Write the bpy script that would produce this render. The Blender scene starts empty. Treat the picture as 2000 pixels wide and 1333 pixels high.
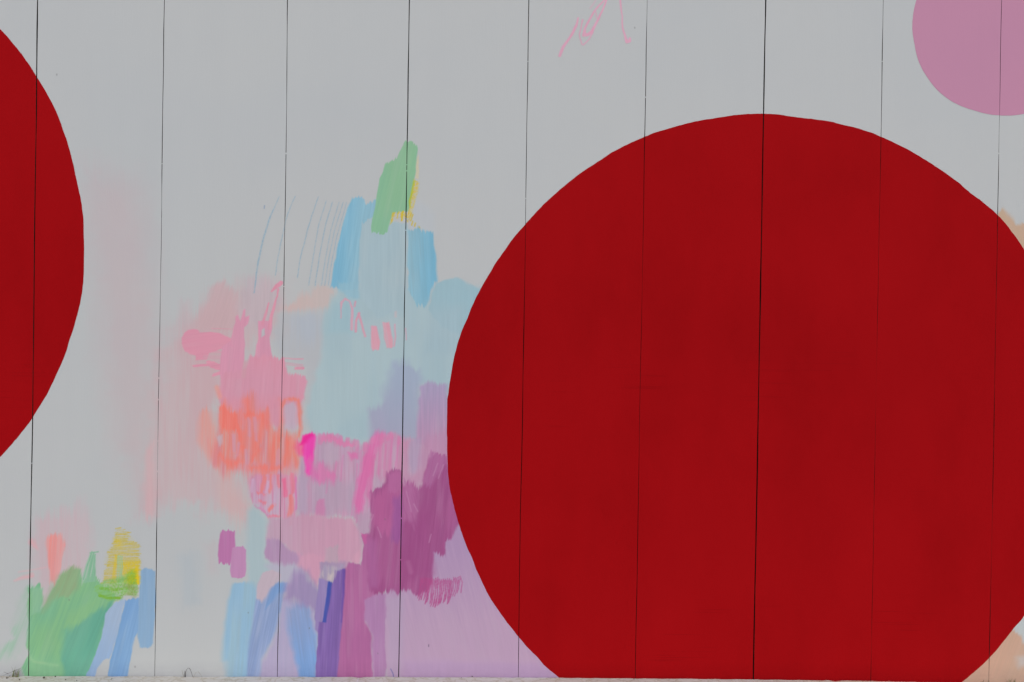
import bpy, math, random
import numpy as np

random.seed(7)
scene = bpy.context.scene
C = scene.collection

# ------------------------------------------------------------------ camera
YAW, PITCH, ROLL = 0.0382645, -0.0058662, 0.0162213
CAM = np.array([0.0, -3.31305, 1.14214])
FPX = 35.0 / 36.0 * 2000.0


def cam_basis():
    cy, sy, cp, sp = math.cos(YAW), math.sin(YAW), math.cos(PITCH), math.sin(PITCH)
    cr, sr = math.cos(ROLL), math.sin(ROLL)
    f = np.array([sy * cp, cy * cp, sp])
    r = np.array([cy, -sy, 0.0])
    u = np.cross(r, f)
    return cr * r + sr * u, -sr * r + cr * u, f


RT, UP, FW = cam_basis()
cam = bpy.data.cameras.new('camera')
cam.lens = 35
cam.sensor_width = 36
cam.clip_start = 0.05
cam.clip_end = 2000
co = bpy.data.objects.new('camera', cam)
C.objects.link(co)
from mathutils import Matrix
co.matrix_world = Matrix([[RT[i], UP[i], -FW[i], CAM[i]] for i in range(3)] + [[0, 0, 0, 1]])
scene.camera = co

# ------------------------------------------------------------------ sky, sun, exposure
SUN_EL, SUN_AZ = math.radians(52), math.radians(8)      # azimuth from behind the camera, towards its right
w = bpy.data.worlds.new('World')
scene.world = w
w.use_nodes = True
nt = w.node_tree
sky = nt.nodes.new('ShaderNodeTexSky')
sky.sky_type = 'NISHITA'
sky.sun_disc = False
sky.sun_elevation = SUN_EL
sky.sun_rotation = math.radians(180) - SUN_AZ
sky.air_density = 1.0
sky.dust_density = 2.8
sky.ozone_density = 1.0
nt.links.new(sky.outputs['Color'], nt.nodes['Background'].inputs['Color'])
nt.nodes['Background'].inputs['Strength'].default_value = 0.10
sl = bpy.data.lights.new('sun', 'SUN')
sl.energy = 0.9
sl.angle = math.radians(40)
sl.color = (1.0, 0.97, 0.93)
so = bpy.data.objects.new('sun', sl)
C.objects.link(so)
sd = np.array([math.sin(SUN_AZ) * math.cos(SUN_EL), -math.cos(SUN_AZ) * math.cos(SUN_EL), math.sin(SUN_EL)])
from mathutils import Vector
so.rotation_euler = Vector(sd).to_track_quat('Z', 'Y').to_euler()
so.location = (2, -12, 12)
scene.view_settings.view_transform = 'Standard'
scene.view_settings.look = 'None'
scene.view_settings.gamma = 1
scene.view_settings.use_curve_mapping = False
scene.view_settings.exposure = 0.355

# ------------------------------------------------------------------ helpers
WHITE = np.array([0.571, 0.588, 0.576])          # albedo of the mural's white ground
PHOTO_WHITE = np.array([178.0, 179.0, 181.0])    # how that ground reads, to turn seen colours into albedo


def lin(c):
    c = np.asarray(c, float) / 255.0
    return np.where(c <= 0.04045, c / 12.92, ((np.maximum(c, 0) + 0.055) / 1.055) ** 2.4)


def albedo(c):
    return np.clip(lin(c) / lin(PHOTO_WHITE) * WHITE, 0.0, 0.97)


def wall_to_px(X, Z):
    """where a point of the wall's face lies in the study grid in which the mural was measured"""
    vx, vy, vz = X - CAM[0], -CAM[1], Z - CAM[2]
    d = vx * FW[0] + vy * FW[1] + vz * FW[2]
    return (1000 + FPX * (vx * RT[0] + vy * RT[1] + vz * RT[2]) / d,
            666.5 - FPX * (vx * UP[0] + vy * UP[1] + vz * UP[2]) / d)


def px_to_wall(x, y):
    x, y = np.asarray(x, float), np.asarray(y, float)
    v = [FW[i] + (x - 1000) / FPX * RT[i] - (y - 666.5) / FPX * UP[i] for i in range(3)]
    t = -CAM[1] / v[1]
    return CAM[0] + v[0] * t, CAM[2] + v[2] * t


def hash2(ix, iy, seed):
    h = (ix.astype(np.int64) * 374761393 + iy.astype(np.int64) * 668265263 + seed * 982451653) & 0x7fffffff
    h = ((h ^ (h >> 13)) * 1274126177) & 0x7fffffff
    h = (h ^ (h >> 16)) & 0xffff
    return h / 65535.0


def noise(x, y, seed=0):
    ix, iy = np.floor(x), np.floor(y)
    fx, fy = x - ix, y - iy
    fx, fy = fx * fx * (3 - 2 * fx), fy * fy * (3 - 2 * fy)
    a, b = hash2(ix, iy, seed), hash2(ix + 1, iy, seed)
    c, d = hash2(ix, iy + 1, seed), hash2(ix + 1, iy + 1, seed)
    return (a * (1 - fx) + b * fx) * (1 - fy) + (c * (1 - fx) + d * fx) * fy


def smooth(a, b, x):
    t = np.clip((x - a) / (b - a + 1e-9), 0, 1)
    return t * t * (3 - 2 * t)


def mesh_obj(name, verts, faces, mat, parent=None, smooth_shade=False):
    me = bpy.data.meshes.new(name)
    me.from_pydata([tuple(map(float, v)) for v in verts], [], [tuple(map(int, f)) for f in faces])
    me.update()
    if mat:
        me.materials.append(mat)
    if smooth_shade:
        me.polygons.foreach_set('use_smooth', [True] * len(me.polygons))
    o = bpy.data.objects.new(name, me)
    C.objects.link(o)
    if parent:
        o.parent = parent
    return o


def grid_obj(name, co_, quads, mat, parent, col=None):
    """large quad mesh from arrays, colour per vertex in the attribute 'paint'"""
    me = bpy.data.meshes.new(name)
    me.vertices.add(len(co_))
    me.vertices.foreach_set('co', co_.astype(np.float32).ravel())
    me.loops.add(quads.size)
    me.loops.foreach_set('vertex_index', quads.astype(np.int32).ravel())
    me.polygons.add(len(quads))
    me.polygons.foreach_set('loop_start', np.arange(len(quads), dtype=np.int32) * 4)
    me.update(calc_edges=True)
    if col is not None:
        at = me.color_attributes.new('paint', 'FLOAT_COLOR', 'POINT')
        at.data.foreach_set('color', np.hstack([col, np.ones((len(col), 1))]).astype(np.float32).ravel())
    me.materials.append(mat)
    o = bpy.data.objects.new(name, me)
    C.objects.link(o)
    o.parent = parent
    return o


def tag(o, label=None, cat=None, group=None, kind=None):
    for k, v in (('label', label), ('category', cat), ('group', group), ('kind', kind)):
        if v:
            o[k] = v
    return o


# ------------------------------------------------------------------ materials
class NT:
    def __init__(self, name, rough=0.6, spec=0.12):
        self.m = bpy.data.materials.new(name)
        self.m.use_nodes = True
        self.t = self.m.node_tree
        self.b = self.t.nodes['Principled BSDF']
        self.b.inputs['Roughness'].default_value = rough
        self.b.inputs['Specular IOR Level'].default_value = spec

    def n(self, typ, **kw):
        nd = self.t.nodes.new(typ)
        for k, v in kw.items():
            setattr(nd, k, v)
        return nd

    def l(self, a, b):
        self.t.links.new(a, b)

    def coord(self, scale):
        tc = self.n('ShaderNodeTexCoord')
        mp = self.n('ShaderNodeMapping')
        mp.inputs['Scale'].default_value = scale
        self.l(tc.outputs['Object'], mp.inputs['Vector'])
        return mp.outputs['Vector']

    def noise(self, scale, sc=1.0, detail=3.0, rough=0.55):
        nz = self.n('ShaderNodeTexNoise')
        nz.inputs['Scale'].default_value = sc
        nz.inputs['Detail'].default_value = detail
        nz.inputs['Roughness'].default_value = rough
        self.l(self.coord(scale), nz.inputs['Vector'])
        return nz.outputs['Fac']

    def ramp(self, fac, stops):
        r = self.n('ShaderNodeValToRGB')
        e = r.color_ramp.elements
        while len(e) < len(stops):
            e.new(0.5)
        for el, (p, c) in zip(e, stops):
            el.position = p
            el.color = (c[0], c[1], c[2], 1) if hasattr(c, '__len__') else (c, c, c, 1)
        self.l(fac, r.inputs['Fac'])
        return r.outputs['Color']

    def mix(self, a, b, fac=1.0, mode='MULTIPLY'):
        mx = self.n('ShaderNodeMix', data_type='RGBA', blend_type=mode)
        for v, s in ((a, mx.inputs[6]), (b, mx.inputs[7]), (fac, mx.inputs[0])):
            if hasattr(v, 'is_output'):
                self.l(v, s)
            elif isinstance(v, (int, float)):
                s.default_value = v
            else:
                s.default_value = (*v, 1)
        return mx.outputs[2]

    def bump(self, h, strength, dist=0.001):
        bp = self.n('ShaderNodeBump')
        bp.inputs['Strength'].default_value = strength
        bp.inputs['Distance'].default_value = dist
        self.l(h, bp.inputs['Height'])
        self.l(bp.outputs['Normal'], self.b.inputs['Normal'])


def paint_material(name, base, rough=0.62, spec=0.12, mottled=1.0):
    """wall paint; base: an albedo, or None for the paint laid down in the attribute 'paint'"""
    k = NT(name, rough, spec)
    if base is None:
        at = k.n('ShaderNodeAttribute')
        at.attribute_name = 'paint'
        col = at.outputs['Color']
    else:
        col = base
    roll = k.noise((9, 9, 1.2), 1.0, 5, 0.6)                       # uneven roller coats
    col = k.mix(col, k.ramp(roll, [(0.25, (1 - .022 * mottled, 1 - .022 * mottled, 1 - .018 * mottled)), (0.75, (1, 1, 1))]))
    big = k.noise((1.1, 1.1, 1.5), 1.0, 3, 0.5)  # broad warm-cool paint mottling, deepened to imitate uneven light on the wall
    col = k.mix(col, k.ramp(big, [(0.3, (0.955, 0.967, 0.98)), (0.5, (0.99, 0.992, 0.99)), (0.7, (1, 0.995, 0.985))]), min(1.0, mottled))
    if mottled > 1:                                                # thin places and overlaps between passes of the brush
        pas = k.noise((2.4, 2.4, 1.3), 1.0, 6, 0.62)
        col = k.mix(col, k.ramp(pas, [(0.30, (.88, .82, .82)), (0.52, (1, 1, 1)), (0.72, (1.05, 1.15, 1.1))]))
        scr = k.noise((2.5, 2.5, 210), 1.0, 2, 0.4)
        gate = k.noise((2.2, 2.2, 2.6), 1.0, 2, 0.5)
        col = k.mix(col, k.mix((1, 1, 1), k.ramp(scr, [(0.60, (1, 1, 1)), (0.68, (.80, .8, .8))]), k.ramp(gate, [(0.60, 0.0), (0.68, 0.9)])))
    # uneven darker, purplish tint towards the foot of the wall
    tc = k.n('ShaderNodeTexCoord')
    sp = k.n('ShaderNodeSeparateXYZ')
    k.l(tc.outputs['Object'], sp.inputs[0])
    mr = k.n('ShaderNodeMapRange')
    mr.inputs['From Min'].default_value = 0.055
    mr.inputs['From Max'].default_value = -0.01
    k.l(sp.outputs['Z'], mr.inputs['Value'])
    gn = k.noise((26, 26, 60), 1.0, 5, 0.7)
    mm = k.n('ShaderNodeMath', operation='MULTIPLY')
    k.l(mr.outputs[0], mm.inputs[0])
    k.l(gn, mm.inputs[1])
    col = k.mix(col, k.mix(col, (0.72, 0.70, 0.76)), mm.outputs[0], 'MIX')
    k.l(col, k.b.inputs['Base Color'])
    fine = k.noise((420, 420, 120), 1.0, 4, 0.6)
    ridg = k.noise((330, 330, 14), 1.0, 3, 0.6)                    # bristle ridges
    hm = k.n('ShaderNodeMath', operation='ADD')
    k.l(fine, hm.inputs[0])
    k.l(ridg, hm.inputs[1])
    k.bump(hm.outputs[0], 0.3, 0.0008)
    return k.m


M_WHITE = paint_material('white_wall_paint', tuple(WHITE))
M_PAINT = paint_material('mural_paint', None)
M_RED = paint_material('red_paint', tuple(albedo((148, 9, 15))), 0.75, 0.035, 1.3)
M_PINK = paint_material('pink_paint', tuple(albedo((182, 128, 155))), 0.6, 0.12, 0.8)

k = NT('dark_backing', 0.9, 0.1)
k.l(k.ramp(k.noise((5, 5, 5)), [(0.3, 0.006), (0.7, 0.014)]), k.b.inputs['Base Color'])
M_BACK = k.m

k = NT('shaded_panel_edge', 0.9, 0.1)  # panel sides kept near-black: joint shade put into the colour
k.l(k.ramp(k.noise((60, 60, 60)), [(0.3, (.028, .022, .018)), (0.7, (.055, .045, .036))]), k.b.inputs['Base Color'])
M_JOINT_SHADE = k.m

k = NT('kerb_stone', 0.85, 0.2)
vo = k.n('ShaderNodeTexVoronoi', feature='DISTANCE_TO_EDGE')
vo.inputs['Scale'].default_value = 1.0
mp = k.n('ShaderNodeMapping')
mp.inputs['Scale'].default_value = (16, 30, 16)
tc = k.n('ShaderNodeTexCoord')
wob = k.n('ShaderNodeTexNoise')
wob.inputs['Scale'].default_value = 22
k.l(tc.outputs['Object'], wob.inputs['Vector'])
ad = k.n('ShaderNodeMix', data_type='RGBA', blend_type='LINEAR_LIGHT')
ad.inputs[0].default_value = 0.05
k.l(tc.outputs['Object'], ad.inputs[6])
k.l(wob.outputs['Color'], ad.inputs[7])
k.l(ad.outputs[2], mp.inputs['Vector'])
k.l(mp.outputs['Vector'], vo.inputs['Vector'])
veins = k.ramp(vo.outputs['Distance'], [(0.0, (0.78, 0.73, 0.64)), (0.05, (0.93, 0.91, 0.86)), (0.12, (1, 1, 1))])
base = k.ramp(k.noise((14, 40, 14), 1.0, 6, 0.65), [(0.3, (0.465, 0.45, 0.415)), (0.7, (0.53, 0.515, 0.48))])
col = k.mix(base, veins)
specks = k.ramp(k.noise((150, 150, 150), 1.0, 2, 0.5), [(0.30, (0.45, 0.40, 0.34)), (0.40, (1, 1, 1))])
col = k.mix(col, specks, 0.2)
k.l(col, k.b.inputs['Base Color'])
k.bump(k.noise((160, 160, 160), 1.0, 5, 0.7), 0.35, 0.002)
M_KERB = k.m

k = NT('pavement_concrete', 0.9, 0.2)
col = k.mix(k.ramp(k.noise((0.7, 0.7, 0.7), 1, 5), [(0.3, 0.27), (0.7, 0.36)]),
            k.ramp(k.noise((60, 60, 60), 1, 4), [(0.35, 0.82), (0.65, 1.0)]))
k.l(col, k.b.inputs['Base Color'])
k.bump(k.noise((90, 90, 90)), 0.3, 0.002)
M_PAVE = k.m

k = NT('mortar', 0.95, 0.1)
k.l(k.ramp(k.noise((90, 90, 90)), [(0.3, 0.42), (0.7, 0.58)]), k.b.inputs['Base Color'])
M_MORTAR = k.m


def plant_material(name, c1, c2):
    k = NT(name, 0.7, 0.2)
    k.l(k.ramp(k.noise((70, 70, 70)), [(0.3, c1), (0.7, c2)]), k.b.inputs['Base Color'])
    return k.m


M_GRASS = plant_material('grass_blade', (0.12, 0.20, 0.03), (0.30, 0.38, 0.10))
M_STRAW = plant_material('straw', (0.16, 0.13, 0.085), (0.30, 0.26, 0.18))
M_STALK = plant_material('dark_stalk', (0.03, 0.026, 0.022), (0.075, 0.06, 0.05))
M_LEAF = plant_material('dead_leaf', (0.06, 0.05, 0.04), (0.16, 0.125, 0.09))

# ------------------------------------------------------------------ ground and kerb
ground = mesh_obj('ground', [(-400, -400, -.124), (400, -400, -.124), (400, 60, -.124), (-400, 60, -.124)], [(0, 1, 2, 3)], M_PAVE)
tag(ground, kind='structure')
pave = mesh_obj('pavement', [(-14, -9, -.12), (14, -9, -.12), (14, -0.31, -.12), (-14, -0.31, -.12)], [(0, 1, 2, 3)], M_PAVE)
tag(pave, kind='structure')

kerb = bpy.data.objects.new('kerb', None)
C.objects.link(kerb)
tag(kerb, kind='structure')


def kerb_top(x):
    return float(np.interp(x, [-3.6, -0.37, -0.36, 0.3, 0.85, 1.24, 1.26, 1.6, 3.0],
                           [0.001, 0.0018, 0.0026, 0.0012, -0.0018, -0.0052, -0.0054, -0.0108, -0.034]))


def kerb_block(x0, x1):
    n = max(2, int((x1 - x0) / 0.02))
    prof = [(-0.003, -0.14), (-0.003, -0.004), (-0.006, 0.0), (-0.05, 0.0), (-0.11, 0.0), (-0.20, 0.0), (-0.285, 0.0), (-0.297, -0.006), (-0.302, -0.02), (-0.302, -0.14)]
    v, f = [], []
    for i in range(n + 1):
        x = x0 + (x1 - x0) * i / n
        e = 0.003 if i in (0, n) else 0.0
        for j, (y, z) in enumerate(prof):
            jz = (random.random() - .5) * 0.0016 if 2 <= j <= 6 else 0
            jy = (random.random() - .5) * 0.002 if j >= 7 else 0
            v.append((x, y + jy, z + jz - (e if 2 <= j <= 7 else 0) + (kerb_top(x) if j not in (0, 9) else 0)))
    m = len(prof)
    for i in range(n):
        for j in range(m - 1):
            f.append((i * m + j, i * m + j + 1, (i + 1) * m + j + 1, (i + 1) * m + j))
    f.append(tuple(range(m - 1, -1, -1)))
    f.append(tuple(n * m + j for j in range(m)))
    return mesh_obj('kerb_stone', v, f, M_KERB, kerb)


CUTS = [-3.60, -1.97, -0.364, 1.236, 3.0]
for a, b in zip(CUTS[:-1], CUTS[1:]):
    kerb_block(a + .0025, b - .0025)
for c in CUTS[1:-1]:
    zt = kerb_top(c) - .0035
    mesh_obj('mortar_joint', [(c - .004, -.3, -.14), (c + .004, -.3, -.14), (c + .004, -.3, zt), (c - .004, -.3, zt),
                              (c - .004, -.004, -.14), (c + .004, -.004, -.14), (c + .004, -.004, zt), (c - .004, -.004, zt)],
             [(0, 1, 2, 3), (3, 2, 6, 7), (5, 4, 7, 6), (0, 3, 7, 4), (1, 5, 6, 2)], M_MORTAR, kerb)

# ------------------------------------------------------------------ the wall and its panels
wall = bpy.data.objects.new('painted_wall', None)
C.objects.link(wall)
tag(wall, 'white board wall with big red circles and a pastel abstract mural', 'wall')
Z0, Z1 = -0.10, 2.95
JOINTS = [-3.44, -3.04, -2.64, -2.24, -1.84] + [-1.4399, -1.0320, -0.6304, -0.2312, 0.1649, 0.5596, 0.9595, 1.361, 1.7680] + [2.168, 2.568, 2.968]
GAPS = {5: .0029, 6: .0015, 7: .0017, 8: .0031, 9: .0017, 10: .0015, 11: .0038, 12: .0010, 13: .0014}
ZS = np.linspace(Z0, Z1, 140)
EDGE = {}
rng = np.random.default_rng(3)
for j, x in enumerate(JOINTS):
    g = GAPS.get(j, .002) / 2
    wa = (noise(ZS * 2.2, ZS * 0 + j, 5) - .5) * .0030 * (1 if j % 2 else .6)
    wb = (noise(ZS * 9, ZS * 0 + j, 6) - .5) * .0013
    wc = (noise(ZS * 7, ZS * 0 + j, 8) - .5) * .0013
    EDGE[j] = (x + wa + wb - g, x + wa + wc + g)         # right edge of the panel before, left edge of the panel after
PANELS = []
for i in range(len(JOINTS) - 1):
    L, R = EDGE[i][1], EDGE[i + 1][0]
    dy = float(rng.uniform(0, 0.0006))
    PANELS.append((L, R, dy))
    ch = .0003
    prof = [(0, .0, .014), (0, .0, ch), (0, ch, 0.0), (1, -ch, 0.0), (1, .0, ch), (1, .0, .014)]
    v, f = [], []
    for q in range(len(ZS)):
        for side, dx, y in prof:
            v.append(((R if side else L)[q] + dx, y + dy, ZS[q]))
    m = 6
    for q in range(len(ZS) - 1):
        for j in range(m):
            j2 = (j + 1) % m
            f.append((q * m + j, q * m + j2, (q + 1) * m + j2, (q + 1) * m + j))
    f.append(tuple(range(m - 1, -1, -1)))
    f.append(tuple((len(ZS) - 1) * m + j for j in range(m)))
    o = mesh_obj('wall_panel', v, f, M_WHITE, wall)
    o.data.materials.append(M_JOINT_SHADE)                      # sides, chamfers and back: shade of the open joints as dark colour
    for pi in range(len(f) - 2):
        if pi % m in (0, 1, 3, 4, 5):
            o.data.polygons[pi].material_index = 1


def box(name, a, b, mat, parent):
    (x0, y0, z0), (x1, y1, z1) = a, b
    return mesh_obj(name, [(x0, y0, z0), (x1, y0, z0), (x1, y1, z0), (x0, y1, z0), (x0, y0, z1), (x1, y0, z1), (x1, y1, z1), (x0, y1, z1)],
                    [(3, 2, 1, 0), (4, 5, 6, 7), (0, 1, 5, 4), (1, 2, 6, 5), (2, 3, 7, 6), (3, 0, 4, 7)], mat, parent)


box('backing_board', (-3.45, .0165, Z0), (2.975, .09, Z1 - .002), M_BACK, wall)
box('top_cap', (-3.46, -.02, Z1 + .001), (2.985, .11, Z1 + .03), M_WHITE, wall)

# ------------------------------------------------------------------ painted circles
BIG = [(872.5, 820), (873.6, 897), (880, 955), (899.4, 1030), (920.6, 1089.4), (945.6, 1145), (943.5, 1151), (952, 1159), (978, 1199), (1013, 1245), (1049.5, 1284), (1072, 1308), (1087, 1318),
       (940.6, 560), (916, 613.6), (898.5, 659.5), (888, 698), (878, 749), (871.7, 805), (872, 853), (960, 529), (1025, 440),
       (1899, 380), (1946, 418.5), (1980, 458), (2000, 488), (1400, 230), (1455, 224), (1489, 223.7), (1509, 223), (1560, 228.5), (1600, 234),
       (1260, 267), (1719, 266), (1825, 325), (2000, 1202.5), (1964, 1247.5), (1933, 1285), (1899.5, 1316.5), (1880, 1332)]
LEFT = [(0, 55.5), (28.5, 87), (70, 146), (99, 200), (132, 280), (148, 345), (159, 396), (163.7, 447), (163.7, 496), (162, 545), (155, 593), (143, 640), (66, 810), (0, 893)]
PINK = [(1790, 0), (1783.3, 31.5), (1782.6, 63), (1786.7, 86.7), (1792.3, 112.5), (1808, 146), (1830.5, 175.6), (1857.6, 198), (1902.6, 216), (1953, 225.7), (2000, 222.8)]


def outline(pts, seed, amp, rmin=None):
    P = np.array(pts, float)
    X, Z = px_to_wall(P[:, 0], P[:, 1])
    A = np.stack([2 * X, 2 * Z, np.ones_like(X)], 1)
    cx, cz, c = np.linalg.lstsq(A, X * X + Z * Z, rcond=None)[0]
    r = math.sqrt(c + cx * cx + cz * cz)
    th = np.arctan2(Z - cz, X - cx)
    dr = np.hypot(X - cx, Z - cz) - r
    o = np.argsort(th)
    th, dr = th[o], dr[o]
    t = np.linspace(-math.pi, math.pi, 721)[:-1]
    d = np.interp(t, np.r_[th - 2 * math.pi, th, th + 2 * math.pi], np.r_[dr, dr, dr])
    s = t * r
    kk = np.exp(-.5 * (np.arange(-9, 10) / 3.0) ** 2)
    d = np.convolve(np.r_[d[-9:], d, d[:9]], kk / kk.sum(), 'valid')
    d = d + amp * ((noise(s / .05, s * 0, seed) - .5) + 1.2 * (noise(s / .16, s * 0, seed + 1) - .5) + .5 * (noise(s / .012, s * 0, seed + 2) - .5))
    return cx, cz, r, t, r + d


CIRC = []


def circle(name, label, pts, mat, seed, amp=.0030):
    cx, cz, r, t, rr = outline(pts, seed, amp)
    CIRC.append((cx, cz, t, rr))
    ox, oz = cx + rr * np.cos(t), cz + rr * np.sin(t)
    top = t >= 0
    xt, zt = ox[top][::-1], oz[top][::-1]
    bot = t <= 0
    xb, zb = ox[bot], oz[bot]
    xt_m, xb_m = np.maximum.accumulate(xt), np.maximum.accumulate(xb)
    xlo, xhi = max(xt_m[0], xb_m[0]) + 1e-4, min(xt_m[-1], xb_m[-1]) - 1e-4
    allv, allq, off = [], [], 0
    for L, R, dy in PANELS:
        a, b = L.mean() + .0001, R.mean() - .0001
        u0, u1 = max(a, xlo), min(b, xhi)
        if u1 - u0 < .002:
            continue
        n = max(3, int((u1 - u0) / .003))
        s = np.linspace(0, 1, n + 1)
        if u0 == xlo:
            s = s ** 2.2
        if u1 == xhi:
            s = 1 - (1 - s) ** 2.2
        x = u0 + (u1 - u0) * s
        hi = np.interp(x, xt_m, zt)
        lo = np.maximum(np.interp(x, xb_m, zb), -0.09)
        hi = np.maximum(np.minimum(hi, Z1 - .001), lo + 1e-5)
        m = 36
        tt = np.linspace(0, 1, m + 1)
        Z = lo[:, None] + (hi - lo)[:, None] * tt
        Lz = np.interp(Z, ZS, L) + .0001
        Rz = np.interp(Z, ZS, R) - .0001
        X = Lz + (Rz - Lz) * ((x[:, None] - a) / (b - a))
        Y = np.full_like(X, dy - .0004)
        allv.append(np.stack([X, Y, Z], -1).reshape(-1, 3))
        I = np.arange((n + 1) * (m + 1)).reshape(n + 1, m + 1) + off
        allq.append(np.stack([I[:-1, :-1], I[1:, :-1], I[1:, 1:], I[:-1, 1:]], -1).reshape(-1, 4))
        off += (n + 1) * (m + 1)
    o = grid_obj(name, np.concatenate(allv), np.concatenate(allq), mat, wall)
    o['label'] = label
    return o


circle('painted_circle', 'big red painted circle cut off by the kerb', BIG, M_RED, 21)
circle('painted_circle', 'red painted circle running off the left side', LEFT, M_RED, 33)
circle('painted_circle', 'dusty pink painted circle in the upper corner', PINK, M_PINK, 47, .0012)

# ------------------------------------------------------------------ the mural's brushwork
STEP = 0.0018
GR = []                                            # one colour grid per panel
for i, (L, R, dy) in enumerate(PANELS):
    if i < 4 or i > 13:
        continue
    nu, nz = int(0.4 / STEP), int((2.36 + .06) / STEP)
    zz = np.linspace(-.06, 2.36, nz + 1)
    Lz, Rz = np.interp(zz, ZS, L) + .0001, np.interp(zz, ZS, R) - .0001
    u = np.linspace(0, 1, nu + 1)
    X = Lz[:, None] + (Rz - Lz)[:, None] * u
    Z = np.repeat(zz[:, None], nu + 1, 1)
    px, py = wall_to_px(X, Z)
    GR.append(dict(X=X, Z=Z, px=px, py=py, dy=dy, col=np.tile(PHOTO_WHITE, (nz + 1, nu + 1, 1)),
                   id=np.full(X.shape, -1), best=np.zeros(X.shape), any=np.zeros(X.shape)))
LAYERS = []


def even(c, x, y):
    """take part of the lens fall-off out of a measured colour, leaving the rest painted in: the same white ground reads darker towards the corners of the study"""
    r2 = ((x - 1000) / 1000) ** 2 + ((y - 600) / 1000) ** 2
    k_ = lin(PHOTO_WHITE) / lin(PHOTO_WHITE + 3.0 - 10.0 * min(r2, 1.2))  # partial correction; some corner darkening stays in the stroke colours
    v = lin(c) * k_
    return tuple(255 * np.where(v <= .0031308, v * 12.92, 1.055 * np.maximum(v, 0) ** (1 / 2.4) - .055))


def seg_dist(x, y, P, closed):
    d2 = np.full(x.shape, 1e12)
    ins = np.zeros(x.shape, bool)
    n = len(P)
    for a in range(n if closed else n - 1):
        x0, y0 = P[a][:2]
        x1, y1 = P[(a + 1) % n][:2]
        ex, ey = x1 - x0, y1 - y0
        t = np.clip(((x - x0) * ex + (y - y0) * ey) / (ex * ex + ey * ey + 1e-9), 0, 1)
        d2 = np.minimum(d2, (x - x0 - t * ex) ** 2 + (y - y0 - t * ey) ** 2)
        if closed:
            c = (y0 > y) != (y1 > y)
            ins ^= c & (x < ex * (y - y0) / (ey if abs(ey) > 1e-9 else 1e-9) + x0)
    d = np.sqrt(d2)
    return np.where(ins, d, -d) if closed else d


def line_dist(x, y, P, width):
    best = np.full(x.shape, -1e6)
    for a in range(len(P) - 1):
        x0, y0 = P[a][:2]
        x1, y1 = P[a + 1][:2]
        w0 = P[a][2] if len(P[a]) > 2 else width
        w1 = P[a + 1][2] if len(P[a + 1]) > 2 else width
        ex, ey = x1 - x0, y1 - y0
        t = np.clip(((x - x0) * ex + (y - y0) * ey) / (ex * ex + ey * ey + 1e-9), 0, 1)
        best = np.maximum(best, (w0 + (w1 - w0) * t) / 2 - np.hypot(x - x0 - t * ex, y - y0 - t * ey))
    return best


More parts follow.
